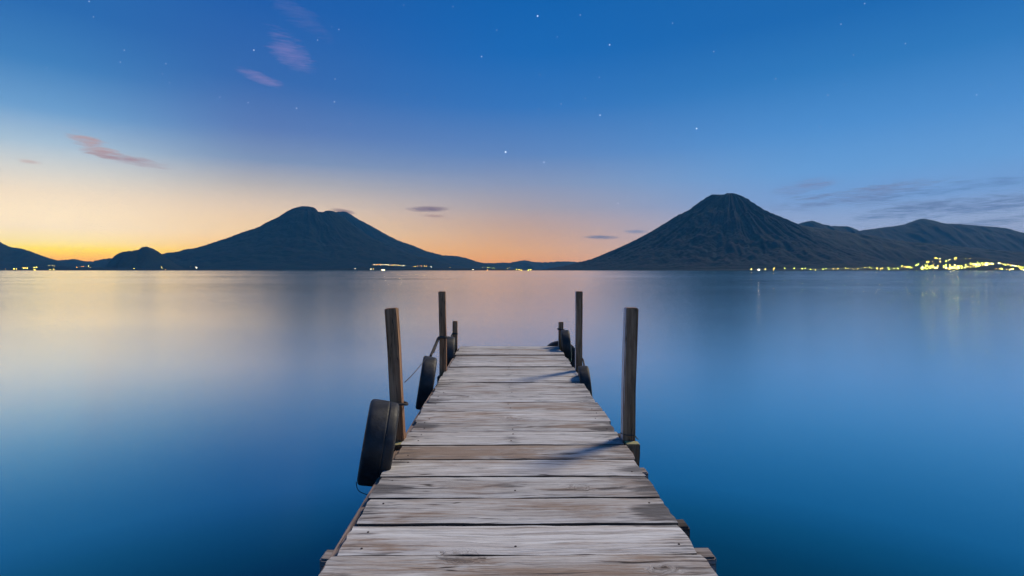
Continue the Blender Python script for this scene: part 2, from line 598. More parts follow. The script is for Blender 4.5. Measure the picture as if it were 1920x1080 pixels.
# ------------------------------------------------------------------ lake
def water_mat():
    m = bpy.data.materials.new('lake_water')
    m.use_nodes = True
    t = NT(m.node_tree)
    m.node_tree.nodes.clear()
    out = t.n('ShaderNodeOutputMaterial')
    pos = t.n('ShaderNodeNewGeometry').outputs['Position']
    # cat's paws and slicks left by hours of light wind: broad, drawn out along the shore
    s1 = t.noise(t.scale(pos, (.012, .05, 1)), 1.0, 4.0, 0.55, 0.4)
    s2 = t.noise(t.scale(pos, (.0016, .0075, 1)), 1.0, 5.0, 0.6, 0.4)
    # the swell of a long exposure: every point takes all wave slopes in turn, steeper along the wind
    slope = None
    for k in (1.0, 7.3, 13.7):
        wn = t.n('ShaderNodeTexWhiteNoise', noise_dimensions='3D')
        t.put(wn.inputs['Vector'], t.scale(pos, (911.0 * k, 733.0 * k, 1.0), (k, k, k)))
        slope = wn.outputs['Color'] if slope is None else t.vm('ADD', slope, wn.outputs['Color'])
    slope = t.vm('SUBTRACT', slope, (1.5, 1.5, 1.5))
    calm = t.m('MULTIPLY_ADD', t.m('SUBTRACT', s2, 0.5), 1.6, t.m('MULTIPLY_ADD', t.m('SUBTRACT', s1, 0.5), 1.2, 1.0))
    amp = t.n('ShaderNodeCombineXYZ')
    t.put(amp.inputs[0], t.m('MULTIPLY', calm, 0.032))
    t.put(amp.inputs[1], t.m('MULTIPLY', calm, 0.085))
    nrm = t.vm('NORMALIZE', t.vm('ADD', t.vm('MULTIPLY', slope, amp.outputs[0]), (0, 0, 1)))
    gl = t.n('ShaderNodeBsdfGlossy', distribution='BECKMANN')
    t.put(gl.inputs['Roughness'], t.m('ADD', 0.145, t.m('ADD', t.m('MULTIPLY', t.m('SUBTRACT', s1, 0.5), 0.14), t.m('MULTIPLY', t.m('SUBTRACT', s2, 0.5), 0.16))))
    t.put(gl.inputs['Normal'], nrm)
    df = t.n('ShaderNodeBsdfDiffuse')
    t.put(df.inputs['Color'], (0.0005, 0.010, 0.016))
    # reflectance against the glancing angle, averaged over the ripples of a long exposure
    lw = t.n('ShaderNodeLayerWeight')
    lw.inputs['Blend'].default_value = 0.5
    refl = t.ramp(t.m('SUBTRACT', 1.0, lw.outputs['Facing']),
                  [(0.0, (1, 1, 1)), (.07, (.98, .98, .98)), (.16, (.84, .89, .90)), (.25, (.58, .76, .75)), (.36, (.31, .60, .57)), (.40, (.17, .44, .40)),
                   (.44, (.08, .29, .26)), (.50, (.03, .17, .145)), (.65, (.012, .08, .075)), (1.0, (.01, .04, .05))])
    t.put(gl.inputs['Color'], refl)
    mx = t.n('ShaderNodeAddShader')
    m.node_tree.links.new(df.outputs[0], mx.inputs[0])
    m.node_tree.links.new(gl.outputs[0], mx.inputs[1])
    m.node_tree.links.new(mx.outputs[0], out.inputs[0])
    return m


L = 30000.0
me = bpy.data.meshes.new('lake')
me.from_pydata([(-L, -6000, 0), (L, -6000, 0), (L, 26000, 0), (-L, 26000, 0)], [], [(0, 1, 2, 3)])
tag(link('lake_water', me, water_mat()), 'calm blue lake blurred smooth under the evening sky', None, None, 'structure')

# ------------------------------------------------------------------ lit houses along the far shore
def emit_mat(name, rgb, s):
    m, t, b = mat(name)
    t.put(b.inputs['Base Color'], (0.3, 0.3, 0.3))
    t.put(b.inputs['Emission Color'], rgb)
    b.inputs['Emission Strength'].default_value = s
    return m


M_WALL, t, b = mat('house_plaster')
t.put(b.inputs['Base Color'], t.mix(t.noise(t.n('ShaderNodeTexCoord').outputs['Object'], 0.6), (.22, .19, .16), (.34, .30, .26)))
M_ROOF, t, b = mat('house_roof_tin')
t.put(b.inputs['Base Color'], t.mix(t.noise(t.n('ShaderNodeTexCoord').outputs['Object'], 0.9), (.10, .05, .035), (.17, .10, .07)))
LAMPS = {'yellow': emit_mat('lit_windows_yellow', (1.0, .80, .085), 70), 'green': emit_mat('lit_windows_greenish', (.70, 1.0, .10), 56),
         'orange': emit_mat('lit_windows_orange', (1.0, .42, .04), 40), 'white': emit_mat('lit_windows_white', (1.0, .90, .55), 60),
         'dim': emit_mat('lit_windows_dim', (1.0, .74, .16), 18)}


def house_mesh(name, w, d, h, lamp):
    """walls, pitched roof with eaves, a lit verandah and windows facing the lake"""
    bm = bmesh.new()

    def box(x0, x1, y0, y1, z0, z1, mi):
        r = bmesh.ops.create_cube(bm, size=1.0)
        for v in r['verts']:
            v.co = Vector(((x0 + x1) / 2 + v.co.x * (x1 - x0), (y0 + y1) / 2 + v.co.y * (y1 - y0), (z0 + z1) / 2 + v.co.z * (z1 - z0)))
        for f in {f for v in r['verts'] for f in v.link_faces}:
            f.material_index = mi
    box(-w / 2, w / 2, 0, d, -8, h, 0)
    e = 0.8
    vs_ = [bm.verts.new(c) for c in ((-w / 2 - e, -e, h), (w / 2 + e, -e, h), (w / 2 + e, d + e, h), (-w / 2 - e, d + e, h),
                                     (-w / 2 - e, d / 2, h + d * .28), (w / 2 + e, d / 2, h + d * .28))]
    for q in ((0, 1, 5, 4), (2, 3, 4, 5), (0, 4, 3), (1, 2, 5), (3, 2, 1, 0)):
        f = bm.faces.new([vs_[i] for i in q])
        f.material_index = 1
    for i in range(2):
        x0, x1 = -w / 2 + w * (i * .5 + .08), -w / 2 + w * (i * .5 + .42)
        f = bm.faces.new([bm.verts.new(c) for c in ((x0, -.2, h * .25), (x1, -.2, h * .25), (x1, -.2, h * .85), (x0, -.2, h * .85))])
        f.material_index = 2
    me_ = bpy.data.meshes.new(name)
    bm.to_mesh(me_)
    bm.free()
    for m_ in (M_WALL, M_ROOF, LAMPS[lamp]):
        me_.materials.append(m_)
    return me_


HOUSE = {}
for lamp in LAMPS:
    for sz, (w, d, h) in {'s': (7.5, 6, 4), 'm': (10, 7, 5.5), 'l': (22, 11, 9)}.items():
        HOUSE[lamp, sz] = house_mesh('lit_house', w, d, h, lamp)

bpy.context.view_layer.update()
DG = bpy.context.evaluated_depsgraph_get()


def lit_house(px, py, lamp, sz, label, group=None):
    py = min(py, 506.4)
    hit = False
    for k in range(14):
        d = ray(px, py)
        hit, loc, nor, idx, ob, mw = SC.ray_cast(DG, CAM, d)
        if hit and ob.name.split('.')[0] != 'lake_water' and loc.z > 1.0 and loc.y > 3000:
            break
        hit = False
        py -= 0.35
    if not hit:
        return
    o = bpy.data.objects.new('lit_house', HOUSE[lamp, sz])
    o.location = (loc.x, loc.y, loc.z - 0.5)
    o.rotation_euler = (0, 0, math.atan2(-loc.x, loc.y) + random.uniform(-.3, .3))
    COL.objects.link(o)
    tag(o, label, 'house', group)


# left shore, under the afterglow
g = 'lit houses on the left shore'
for px, py, l, s in ((10, 504, 'dim', 's'), (26, 504, 'yellow', 's'), (31, 504, 'yellow', 's'), (44, 503, 'yellow', 's'), (46.5, 503, 'yellow', 's'),
                     (51.5, 503.5, 'yellow', 's'), (64.6, 502, 'yellow', 's'), (69, 501, 'yellow', 's'), (65, 506, 'yellow', 's'),
                     (92, 498, 'yellow', 's'), (98, 498, 'yellow', 's'), (102, 499, 'dim', 's'), (94, 505, 'yellow', 's'), (100, 505, 'yellow', 's')):
    lit_house(px, py, l, s, 'one of the small lit houses scattered on the shore below the left hill', g)
g = 'lit houses below the yellow glow'
for px, py, l, s in ((144.5, 501, 'orange', 's'), (153, 500.5, 'orange', 'm'), (156.5, 499.5, 'orange', 'm'), (166, 499, 'yellow', 'm'), (169, 502, 'dim', 's')):
    lit_house(px, py, l, s, 'one of the orange-lit houses between the left hill and the humped hill', g)
lit_house(251, 503.5, 'yellow', 's', 'lone lit house on the shore below the small humped hill')
g = 'pair of lit houses right of the humped hill'
lit_house(303, 502, 'yellow', 's', 'upper lit house of the pair just right of the humped hill')
lit_house(310, 506, 'orange', 's', 'lower lit house of the pair, at the water right of the humped hill')
lit_house(358, 501, 'dim', 's', 'dim lit house left of the brightest light on the left shore')
lit_house(368.5, 502, 'white', 'm', 'brightest lit house on the left shore, alone below the long slope')
lit_house(666, 504, 'white', 's', 'lone white-lit house left of the orange village lights')
lit_house(695.5, 504.6, 'white', 's', 'left white-lit house of a pair below the orange village')
lit_house(700.6, 504.4, 'yellow', 's', 'right lit house of a pair below the orange village')
lit_house(716.5, 506.4, 'white', 'm', 'left house of the brightest white pair at the water below the orange village')
lit_house(720.5, 506.4, 'white', 'm', 'right house of the brightest white pair at the water below the orange village')
g = 'orange lit village at the foot of the twin-topped volcano'
for i in range(21):
    px = 700 + 57 * (i + random.uniform(-.4, .4)) / 20.0
    lit_house(px, 495.6 + 2.2 * (px - 700) / 57 + random.uniform(-.5, 1.1), random.choice(['orange', 'yellow', 'orange', 'white']), random.choice('sms'),
              'one of the orange-lit houses in the longer row above the shore', g)
g = 'shorter row of orange lit houses'
for i in range(11):
    lit_house(775 + 2.6 * i + random.uniform(-.6, .6), 499 + random.uniform(-.3, .4), random.choice(['orange', 'orange', 'yellow']), 's',
              'one of the orange-lit houses in the shorter row right of the longer one', g)
lit_house(808, 500, 'white', 's', 'white-lit house ending the shorter orange row on its right')
lit_house(843, 502, 'dim', 's', 'faint lone lit house right of the orange rows')
lit_house(887, 505.8, 'white', 's', 'lone white-lit house at the water left of the far hills')
g = 'lit houses below the far low hills'
for px, py, l, s in ((904, 501, 'yellow', 's'), (909, 501, 'green', 's'), (914, 501.8, 'green', 's'), (917.5, 502, 'green', 's'), (922, 502, 'green', 's'), (926, 502.4, 'green', 's'),
                     (914, 506.4, 'orange', 'm'), (949, 503.6, 'yellow', 's'), (951.5, 503.4, 'yellow', 'm'), (956, 501.8, 'orange', 's'), (968, 505.4, 'green', 's'),
                     (973.5, 506.3, 'yellow', 'm'), (977, 506.3, 'yellow', 's'), (990.6, 506, 'green', 's'), (995, 506.4, 'yellow', 's')):
    lit_house(px, py, l, s, 'one of the small lit houses on the shore below the far low hills', g)
# right shore
lit_house(1423, 505.9, 'white', 'l', 'big white-lit house at the water below the tall cone')
g = 'lit houses strung along the foot of the tall cone'
for px, py in ((1409, 505), (1435, 504), (1451, 504), (1471, 503), (1489, 503.3), (1504, 504), (1510, 503), (1520, 505), (1529, 506), (1543, 505), (1549, 504),
               (1563, 504), (1571, 504), (1585, 503), (1590, 503), (1600, 504), (1609, 504), (1621, 502), (1631, 502), (1635, 504), (1644, 504),
               (1651, 504), (1655, 503), (1665, 502), (1667, 505), (1676, 504), (1684, 504)):
    lit_house(px, py, random.choice(['green', 'yellow', 'green']), random.choice('sms'),
              'one of the lit houses strung out along the shore left of the town', g)
TOWN = []
for i in range(140):
    u = random.random()
    px = 1726 + 136 * u
    mid = 501.5 - 8.0 * max(0, (u - .45) / .55) ** 1.2
    py = mid + random.triangular(-6.5, 4.6 - 1.2 * u, 1.0)
    TOWN.append((px, py, 'waterfront' if py > 504.2 else 'centre'))
for i in range(12):
    TOWN.append((1690 + random.random() * 22, 502.5 - random.random() * 4, 'west'))
TOWN += [(1719, 497, 'west'), (1722, 495.5, 'west'), (1718, 498, 'west')]
for i in range(17):
    u = i / 16.0
    TOWN.append((1873 + 52 * u + random.uniform(-.8, .8), 494 + 8 * u + random.uniform(-1, 1), 'row'))
for i in range(14):
    TOWN.append((1864 + 56 * random.random(), 503.5 + random.random() * 2.5, 'corner'))
TOWN += [(px, py, 'upper') for px, py in ((1754, 484), (1757, 484.6), (1763, 485.5), (1774, 490), (1778, 488.5), (1781, 487), (1790, 485), (1793, 484), (1791, 487),
                                          (1810, 484.5), (1819, 485), (1738, 491), (1741, 491), (1749, 491), (1763, 491))]
TOWN_TEXT = {
    'centre': ('one of the crowded lit houses in the bright heart of the lakeside town', 'crowded lights in the heart of the town'),
    'waterfront': ('one of the lit waterfront houses below the bright heart of the town', 'waterfront lights of the town'),
    'west': ('one of the lit houses in the small clump at the left end of the town', 'clump of lights at the left end of the town'),
    'row': ('one of the lit houses in the row slanting down to the right edge', 'slanting row of lights at the right edge'),
    'corner': ('one of the low lit houses by the water under the slanting row', 'lights by the water under the slanting row'),
    'upper': ('one of the few lit houses scattered on the slope above the town', 'scattered lights above the town')}
for px, py, where in TOWN:
    lit_house(px, py, random.choice(['yellow', 'yellow', 'green', 'green', 'dim', 'dim', 'white']), random.choice('sssm'), *TOWN_TEXT[where])


# ------------------------------------------------------------------ haze over the lake
me = bpy.data.meshes.new('haze')
bm = bmesh.new()
bmesh.ops.create_cube(bm, size=1.0)
for v in bm.verts:
    v.co = Vector((v.co.x * 62000, 10000 + v.co.y * 33000, 1050 + v.co.z * 2160))
bm.to_mesh(me)
bm.free()
hm = bpy.data.materials.new('evening_haze')
hm.use_nodes = True
hm.node_tree.nodes.clear()
t = NT(hm.node_tree)
ho = t.n('ShaderNodeOutputMaterial')
pv = t.n('ShaderNodeVolumePrincipled')
pv.inputs['Color'].default_value = (0.10, 0.50, 1.0, 1)
pv.inputs['Density'].default_value = 1.7e-5
pv.inputs['Anisotropy'].default_value = 0.0
hm.node_tree.links.new(pv.outputs[0], ho.inputs['Volume'])
tag(link('haze', me, hm), 'thin blue evening haze over the lake', None, None, 'stuff')


# ------------------------------------------------------------------ wood
KNOTS = ((1090, 915, .05), (865, 1043, .07), (1240, 1070, .045), (960, 783, .06), (480, 0, .05), (870, 745, .07))


def deck_mat():
    m, t, b = mat('weathered_deck_wood')
    pos = t.n('ShaderNodeNewGeometry').outputs['Position']
    oi = t.n('ShaderNodeObjectInfo').outputs['Random']
    loc = t.n('ShaderNodeTexCoord').outputs['Object']
    off = t.n('ShaderNodeCombineXYZ')
    t.put(off.inputs[0], t.m('MULTIPLY', oi, 37.0))
    t.put(off.inputs[1], t.m('MULTIPLY', oi, 91.0))
    base = t.vm('ADD', pos, off.outputs[0])
    brown = t.n('ShaderNodeAttribute', attribute_type='OBJECT', attribute_name='brown').outputs['Fac']
    grey = t.n('ShaderNodeAttribute', attribute_type='OBJECT', attribute_name='grey').outputs['Fac']
    # knots bend the grain around them
    knot_sum = None
    ring = None
    for px, py, r in KNOTS:
        d = ray(px, py)
        if d.z >= 0:
            continue
        p = CAM + d * ((DECK - CAM.z) / d.z)
        q = t.scale(t.vm('SUBTRACT', pos, tuple(p)), (0.55, 1.0, 0.0))
        dist = t.m('ADD', t.vm('LENGTH', q), t.m('MULTIPLY', t.m('SUBTRACT', t.noise(pos, 22.0, 2.0), 0.5), r * 1.0))
        f = t.ss(dist, r, r * 0.25)
        rg = t.m('MULTIPLY', t.ss(dist, r * 0.95, r * 0.6), t.m('SINE', t.m('MULTIPLY', dist, 3.2 * 2 * PI / r)))
        knot_sum = f if knot_sum is None else t.m('ADD', knot_sum, f)
        ring = rg if ring is None else t.m('ADD', ring, rg)
    warp = t.noise(t.scale(base, (1.3, 5, 1)), 1.0, 3.0, 0.5)
    bend = t.n('ShaderNodeCombineXYZ')
    t.put(bend.inputs[1], t.m('ADD', t.m('MULTIPLY', t.m('SUBTRACT', warp, 0.5), 0.10), t.m('MULTIPLY', knot_sum, 0.045)))
    g = t.vm('ADD', base, bend.outputs[0])
    g1 = t.noise(t.scale(g, (0.9, 26, 8)), 1.0, 5.0, 0.62)
    g2 = t.noise(t.scale(g, (3.2, 150, 20)), 1.0, 4.0, 0.6)
    g3 = t.noise(t.scale(g, (2.0, 60, 20)), 1.0, 6.0, 0.68)
    blot = t.noise(t.scale(base, (1.7, 7.5, 4)), 1.0, 5.0, 0.6, 0.5)
    blot2 = t.noise(t.scale(base, (2.6, 13.0, 4)), 1.0, 5.0, 0.62, 0.8)
    fine = t.noise(t.scale(base, (45, 160, 45)), 1.0, 3.0, 0.7)
    pale = lin(220, 219, 222)
    mid = lin(188, 182, 182)
    col = t.mix(t.ss(g1, 0.34, 0.66), mid, pale)
    col = t.mix(t.m('MULTIPLY', t.ss(g3, 0.52, 0.30), 0.75), col, lin(126, 112, 106))
    col = t.mix(t.m('MULTIPLY', t.ss(fine, 0.42, 0.70), 0.22), col, lin(214, 208, 206))
    # brown stains
    fb = t.ss(t.m('ADD', t.m('MULTIPLY_ADD', brown, 0.30, blot), t.m('MULTIPLY', t.m('SUBTRACT', g3, 0.5), 0.9)), 0.52, 0.78)
    col = t.mix(t.m('MULTIPLY', fb, 0.80), col, lin(146, 120, 100))
    # black mould and damp, mostly near the plank ends
    xs = t.n('ShaderNodeSeparateXYZ')
    t.put(xs.inputs[0], pos)
    ends = t.ss(t.m('ABSOLUTE', t.m('SUBTRACT', xs.outputs[0], 0.047)), 0.38, 0.76)
    mid_line = t.ss(t.m('ABSOLUTE', t.m('SUBTRACT', xs.outputs[0], 0.03)), 0.13, 0.0)
    mould = t.m('ADD', blot2, t.m('ADD', t.m('MULTIPLY', ends, 0.20), t.m('ADD', t.m('MULTIPLY', grey, 0.25), t.m('MULTIPLY', mid_line, 0.07))))
    mould = t.m('ADD', mould, t.m('MULTIPLY', t.m('SUBTRACT', g3, 0.5), 1.1))
    for px, py, rx, ry, k in ((1222, 955, .17, .085, .42), (1250, 948, .10, .06, .25), (700, 915, .26, .07, .22), (690, 955, .14, .08, .18), (745, 866, .10, .05, .30),
                              (790, 800, .16, .06, .22), (1160, 800, .14, .07, .22), (930, 778, .16, .045, .22), (855, 1052, .20, .07, .22), (955, 703, .07, .30, .14),
                              (960, 820, .10, .10, .14), (870, 742, .20, .05, .20), (1105, 715, .12, .14, .22), (1190, 880, .10, .05, .20)):
        d = ray(px, py)
        p = CAM + d * ((DECK - CAM.z) / d.z)
        q = t.scale(t.vm('SUBTRACT', pos, tuple(p)), (1 / rx, 1 / ry, 0.0))
        mould = t.m('MULTIPLY_ADD', t.m('SUBTRACT', 1.0, t.vm('LENGTH', q), clamp=True), k * 1.3, mould)
    fm = t.ss(mould, 0.60, 0.84)
    col = t.mix(t.m('MULTIPLY', fm, 0.80), col, lin(74, 73, 78))
    # checks: thin dark cracks along the grain
    crack = t.m('MULTIPLY', t.ss(g2, 0.38, 0.28), 0.85)
    col = t.mix(crack, col, lin(58, 48, 44))
    fl = t.noise(t.scale(base, (7, 46, 9)), 1.0, 3.0, 0.6)
    col = t.mix(t.m('MULTIPLY', t.ss(fl, 0.73, 0.80), 0.6), col, lin(92, 64, 50))
    # long splits following the grain, and fine fibres
    sp = t.noise(t.scale(g, (0.55, 17, 3)), 1.0, 3.0, 0.5)
    spl = t.m('MULTIPLY', t.ss(t.m('ABSOLUTE', t.m('SUBTRACT', sp, 0.5)), 0.010, 0.003), t.ss(t.noise(t.scale(base, (2.2, 6, 3)), 1.0, 2.0), 0.46, 0.58))
    col = t.mix(t.m('MULTIPLY', spl, 0.9), col, lin(60, 52, 50))
    fib = t.noise(t.scale(g, (7, 380, 60)), 1.0, 3.0, 0.7)
    col = t.mix(1.0, col, t.ramp(fib, [(0.25, (.55, .53, .52)), (0.5, (.95, .95, .95)), (0.75, (1.12, 1.12, 1.13))]), 'MULTIPLY')
    # knots
    col = t.mix(t.m('MULTIPLY', knot_sum, 0.30), col, lin(120, 108, 102))
    col = t.mix(t.m('MULTIPLY', t.ss(ring, 0.0, 1.0), 0.30), col, lin(70, 60, 56))
    shade = t.n('ShaderNodeAttribute', attribute_type='OBJECT', attribute_name='shade').outputs['Fac']
    col = t.mix(1.0, col, t.vm('MULTIPLY', (1.04, 1.03, .97), shade), 'MULTIPLY')
    t.put(b.inputs['Base Color'], col)
    b.inputs['Roughness'].default_value = 0.82
    b.inputs['Specular IOR Level'].default_value = 0.25
    bump = t.n('ShaderNodeBump')
    bump.inputs['Strength'].default_value = 0.9
    bump.inputs['Distance'].default_value = 0.005
    t.put(bump.inputs['Height'], t.m('ADD', t.m('ADD', t.m('MULTIPLY', g2, 0.9), t.m('MULTIPLY', g3, 1.0)), t.m('MULTIPLY', fine, 0.35)))
    t.put(b.inputs['Normal'], bump.outputs[0])
    return m


def post_mat(name, c1, c2, c3, axis='z'):
    m, t, b = mat(name)
    loc = t.n('ShaderNodeTexCoord').outputs['Object']
    oi = t.n('ShaderNodeObjectInfo').outputs['Random']
    off = t.n('ShaderNodeCombineXYZ')
    t.put(off.inputs[0], t.m('MULTIPLY', oi, 23.0))
    t.put(off.inputs[2], t.m('MULTIPLY', oi, 71.0))
    base = t.vm('ADD', loc, off.outputs[0])
    s = {'z': (60, 60, 2.4), 'y': (60, 2.4, 60), 'x': (2.4, 60, 60)}[axis]
    g1 = t.noise(t.scale(base, s), 1.0, 5.0, 0.65)
    g2 = t.noise(t.scale(base, tuple(v * (.16 if v > 10 else 1.2) for v in s)), 1.0, 4.0, 0.6, 0.4)
    col = t.mix(t.ss(g1, 0.32, 0.66), c1, c2)
    col = t.mix(t.m('MULTIPLY', t.ss(g2, 0.52, 0.74), 0.7), col, c3)
    ck = t.noise(t.scale(base, tuple(v * (.55 if v > 10 else .5) for v in s)), 1.0, 3.0, 0.5)
    col = t.mix(t.m('MULTIPLY', t.ss(t.m('ABSOLUTE', t.m('SUBTRACT', ck, 0.5)), 0.020, 0.006), 0.7), col, (.018, .013, .010))
    t.put(b.inputs['Base Color'], col)
    b.inputs['Roughness'].default_value = 0.85
    b.inputs['Specular IOR Level'].default_value = 0.2
    bump = t.n('ShaderNodeBump')
    bump.inputs['Strength'].default_value = 0.7
    bump.inputs['Distance'].default_value = 0.004
    t.put(bump.inputs['Height'], g1)
    t.put(b.inputs['Normal'], bump.outputs[0])
    return m


M_DECK = deck_mat()
M_POST = post_mat('brown_post_wood', (.19, .092, .044), (.36, .20, .112), (.085, .044, .026))
M_POST_PALE = post_mat('glow_side_post_wood', (.60, .54, .50), (.78, .73, .69), (.36, .29, .25))  # afterglow from the left painted as a paler colour on inner post faces
M_BEAM = post_mat('grey_beam_wood', (.16, .13, .115), (.34, .30, .285), (.09, .07, .06), 'x')
M_BEAM_DARK = post_mat('dark_beam_wood', (.045, .038, .034), (.11, .09, .08), (.03, .026, .024), 'x')
M_STRING = post_mat('reddish_stringer_wood', (.20, .14, .115), (.34, .26, .225), (.12, .085, .07), 'y')
M_EDGE = post_mat('gap_shade_edge_wood', (.085, .055, .040), (.16, .105, .080), (.05, .036, .030), 'x')  # brown edge wood, darkened to put the shade of the gaps into its colour
M_MOSS, t, b = mat('mossy_wood_end')
t.put(b.inputs['Base Color'], t.mix(t.ss(t.noise(t.n('ShaderNodeTexCoord').outputs['Object'], 40.0), .4, .65), (.32, .29, .10), (.40, .37, .24)))
b.inputs['Roughness'].default_value = 0.9
M_NAIL, t, b = mat('rusty_nail_iron')
t.put(b.inputs['Base Color'], t.mix(t.noise(t.n('ShaderNodeTexCoord').outputs['Object'], 300.0), (.03, .022, .018), (.07, .04, .028)))
b.inputs['Roughness'].default_value = 0.7

pier = empty('pier', (0.047, 3.6, 0.0))
tag(pier, 'long weathered wooden pier of cross planks running out over the lake', 'pier')
PO = Vector(pier.location)


def under(ob, parent=None):
    """parent to the pier, keeping world coordinates"""
    p = parent or pier
    ob.parent = p
    return ob


def beam(name, p0, size, m, rot=(0, 0, 0), seg=(6, 2, 2), wob=0.003, bev=0.004, rnd=1, faces=None):
    """an irregular bevelled timber centred at p0 (world), a part of the pier"""
    bm = bmesh.new()
    bmesh.ops.create_cube(bm, size=1.0)
    for v in bm.verts:
        v.co = Vector((v.co.x * size[0], v.co.y * size[1], v.co.z * size[2]))
    ax = max(range(3), key=lambda i: size[i])
    es = [e for e in bm.edges if abs((e.verts[0].co - e.verts[1].co)[ax]) > size[ax] * .9]
    bmesh.ops.subdivide_edges(bm, edges=es, cuts=10, use_grid_fill=True)
    bmesh.ops.bevel(bm, geom=[e for e in bm.edges if e.calc_face_angle(0) > 1.0], offset=bev, segments=2, affect='EDGES')
    rg = random.Random(rnd)
    ph = [rg.uniform(0, 6.28) for _ in range(6)]
    for v in bm.verts:
        s = v.co[ax] / size[ax] * 9.0
        for k in range(3):
            if k != ax:
                v.co[k] += wob * (math.sin(s * 1.3 + ph[k]) + .6 * math.sin(s * 3.1 + ph[k + 3])) + rg.uniform(-.3, .3) * wob
    if faces:
        for f in bm.faces:
            for (n, mi) in faces:
                if f.normal.dot(Vector(n)) > .8:
                    f.material_index = mi
    me_ = bpy.data.meshes.new(name)
    bm.to_mesh(me_)
    bm.free()
    ob = link(name, me_, m, pier, smooth=False)
    ob.location = Vector(p0) - PO
    ob.rotation_euler = rot
    return ob


# ---- planks
XL, XR = -0.712, 0.806
ys = [8.318]
for py in (653, 658, 664.6, 671, 679.5, 687, 694.5, 704.5, 715.5, 727, 739.3, 753, 769, 788, 809, 832, 859.5, 892, 932, 980.5, 1039):
    d = ray(955, py)
    ys.append((CAM + d * ((DECK - CAM.z) / d.z)).y)
while ys[-1] > -1.4:
    ys.append(ys[-1] - 0.281)
ENDS_L = {12: -.012, 13: .010, 14: .022, 15: -.012, 16: .004, 18: -.004, 19: .0, 20: .006}
nail_me = bpy.data.meshes.new('nail')
bm = bmesh.new()
bmesh.ops.create_cone(bm, cap_ends=True, segments=8, radius1=.0055, radius2=.0045, depth=.004)
bm.to_mesh(nail_me)
bm.free()
nail_me.materials.append(M_NAIL)
BROWN = {16: .62, 19: .25, 1: .25, 3: .3, 21: .35, 10: .2, 12: .2}
SHADE = {20: 1.08, 17: 1.02, 13: 1.05, 16: .95, 18: .90, 14: .88, 19: .94, 21: .96}
GREY = {14: .30, 18: .25, 9: .2, 11: .15, 20: -.35, 17: -.1, 13: -.05}
for i in range(len(ys) - 1):
    y1, y0 = ys[i], ys[i + 1]
    gap = random.choice((.009, .012, .015, .010))
    if i in (14, 20, 16):
        gap = .018
    rg = random.Random(100 + i)
    xl = XL + rg.uniform(-.015, .012) + ENDS_L.get(i, 0)
    xr = XR + rg.uniform(-.016, .014)
    nx, ny = 44, 7
    th = 0.036
    xv = np.linspace(0, 1, nx)[None, :]
    yv = np.linspace(0, 1, ny)[:, None]
    X = xl + (xr - xl) * xv + 0 * yv
    fr = fbm(X[0] * 3 + i * 7.7, X[0] * 0 + i * 3.1, 4) * .0075
    bk = fbm(X[0] * 3 + i * 5.1 + 40, X[0] * 0 + i * 1.7, 4) * .0075
    ya = y0 + gap * .5 + fr
    yb = y1 - gap * .5 + bk
    Y = ya[None, :] + (yb - ya)[None, :] * yv
    # ragged saw-cut ends
    rag_l = np.array([rg.uniform(-.006, .006) for _ in range(ny)])
    rag_r = np.array([rg.uniform(-.006, .006) for _ in range(ny)])
    X[:, 0] += rag_l
    X[:, -1] += rag_r
    tilt = rg.uniform(-.003, .003)
    cup = rg.uniform(-.0025, .002)
    Z = DECK + rg.uniform(-.008, .002) + tilt * (yv - .5) * 2 + cup * (4 * (yv - .5) ** 2) \
        + .004 * fbm(X * 1.4 + i * 3.3, Y * 1.4, 3) + .0016 * fbm(X * 5 + i, Y * 34, 3)
    edge = np.minimum(yv, 1 - yv)
    Z = Z - .004 * np.clip(1 - edge / .02, 0, 1)
    top = np.stack([X, Y, Z], -1).reshape(-1, 3)
    bot = top.copy()
    bot[:, 2] -= th
    c = Vector(((xl + xr) / 2, (y0 + y1) / 2, DECK))
    V = np.concatenate([top, bot]) - np.array(c)
    N = nx * ny
    idx = np.arange(N).reshape(ny, nx)
    F = []
    for a in range(ny - 1):
        for k in range(nx - 1):
            F.append((idx[a, k], idx[a, k + 1], idx[a + 1, k + 1], idx[a + 1, k]))
    F += [tuple(int(v) + N for v in reversed(f)) for f in F[:]]
    bd = [idx[0, k] for k in range(nx)] + [idx[a, nx - 1] for a in range(1, ny)] + [idx[ny - 1, k] for k in range(nx - 2, -1, -1)] + [idx[a, 0] for a in range(ny - 2, 0, -1)]
    for k in range(len(bd)):
        a, b2 = int(bd[k]), int(bd[(k + 1) % len(bd)])
        F.append((a, a + N, b2 + N, b2))
    me_ = bpy.data.meshes.new('plank')
    me_.from_pydata(V.tolist(), [], [tuple(int(v) for v in f) for f in F])
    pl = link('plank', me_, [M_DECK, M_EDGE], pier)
    nf = (nx - 1) * (ny - 1)
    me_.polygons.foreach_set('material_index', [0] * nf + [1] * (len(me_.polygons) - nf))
    pl.location = c - PO
    pl['brown'] = BROWN.get(i, rg.uniform(-.25, .25))
    pl['shade'] = SHADE.get(i, rg.uniform(.84, 1.04))
    pl['grey'] = GREY.get(i, rg.uniform(-.25, .22))
    # nails over the three stringers
    for xn in (XL + .09, 0.03, XR - .08):
        for fy in (.25, .75):
            if rg.random() < .5:
                continue
            x_ = xn + rg.uniform(-.02, .02)
            y_ = y0 + (y1 - y0) * (fy + rg.uniform(-.06, .06))
            kx = int(round((x_ - xl) / (xr - xl) * (nx - 1)))
            ky = int(round((y_ - y0) / (y1 - y0) * (ny - 1)))
            nl = bpy.data.objects.new('nail', nail_me)
            COL.objects.link(nl)
            nl.parent = pl
            nl.location = (x_ - c.x, y_ - c.y, float(Z[ky, kx]) - DECK + .0008)

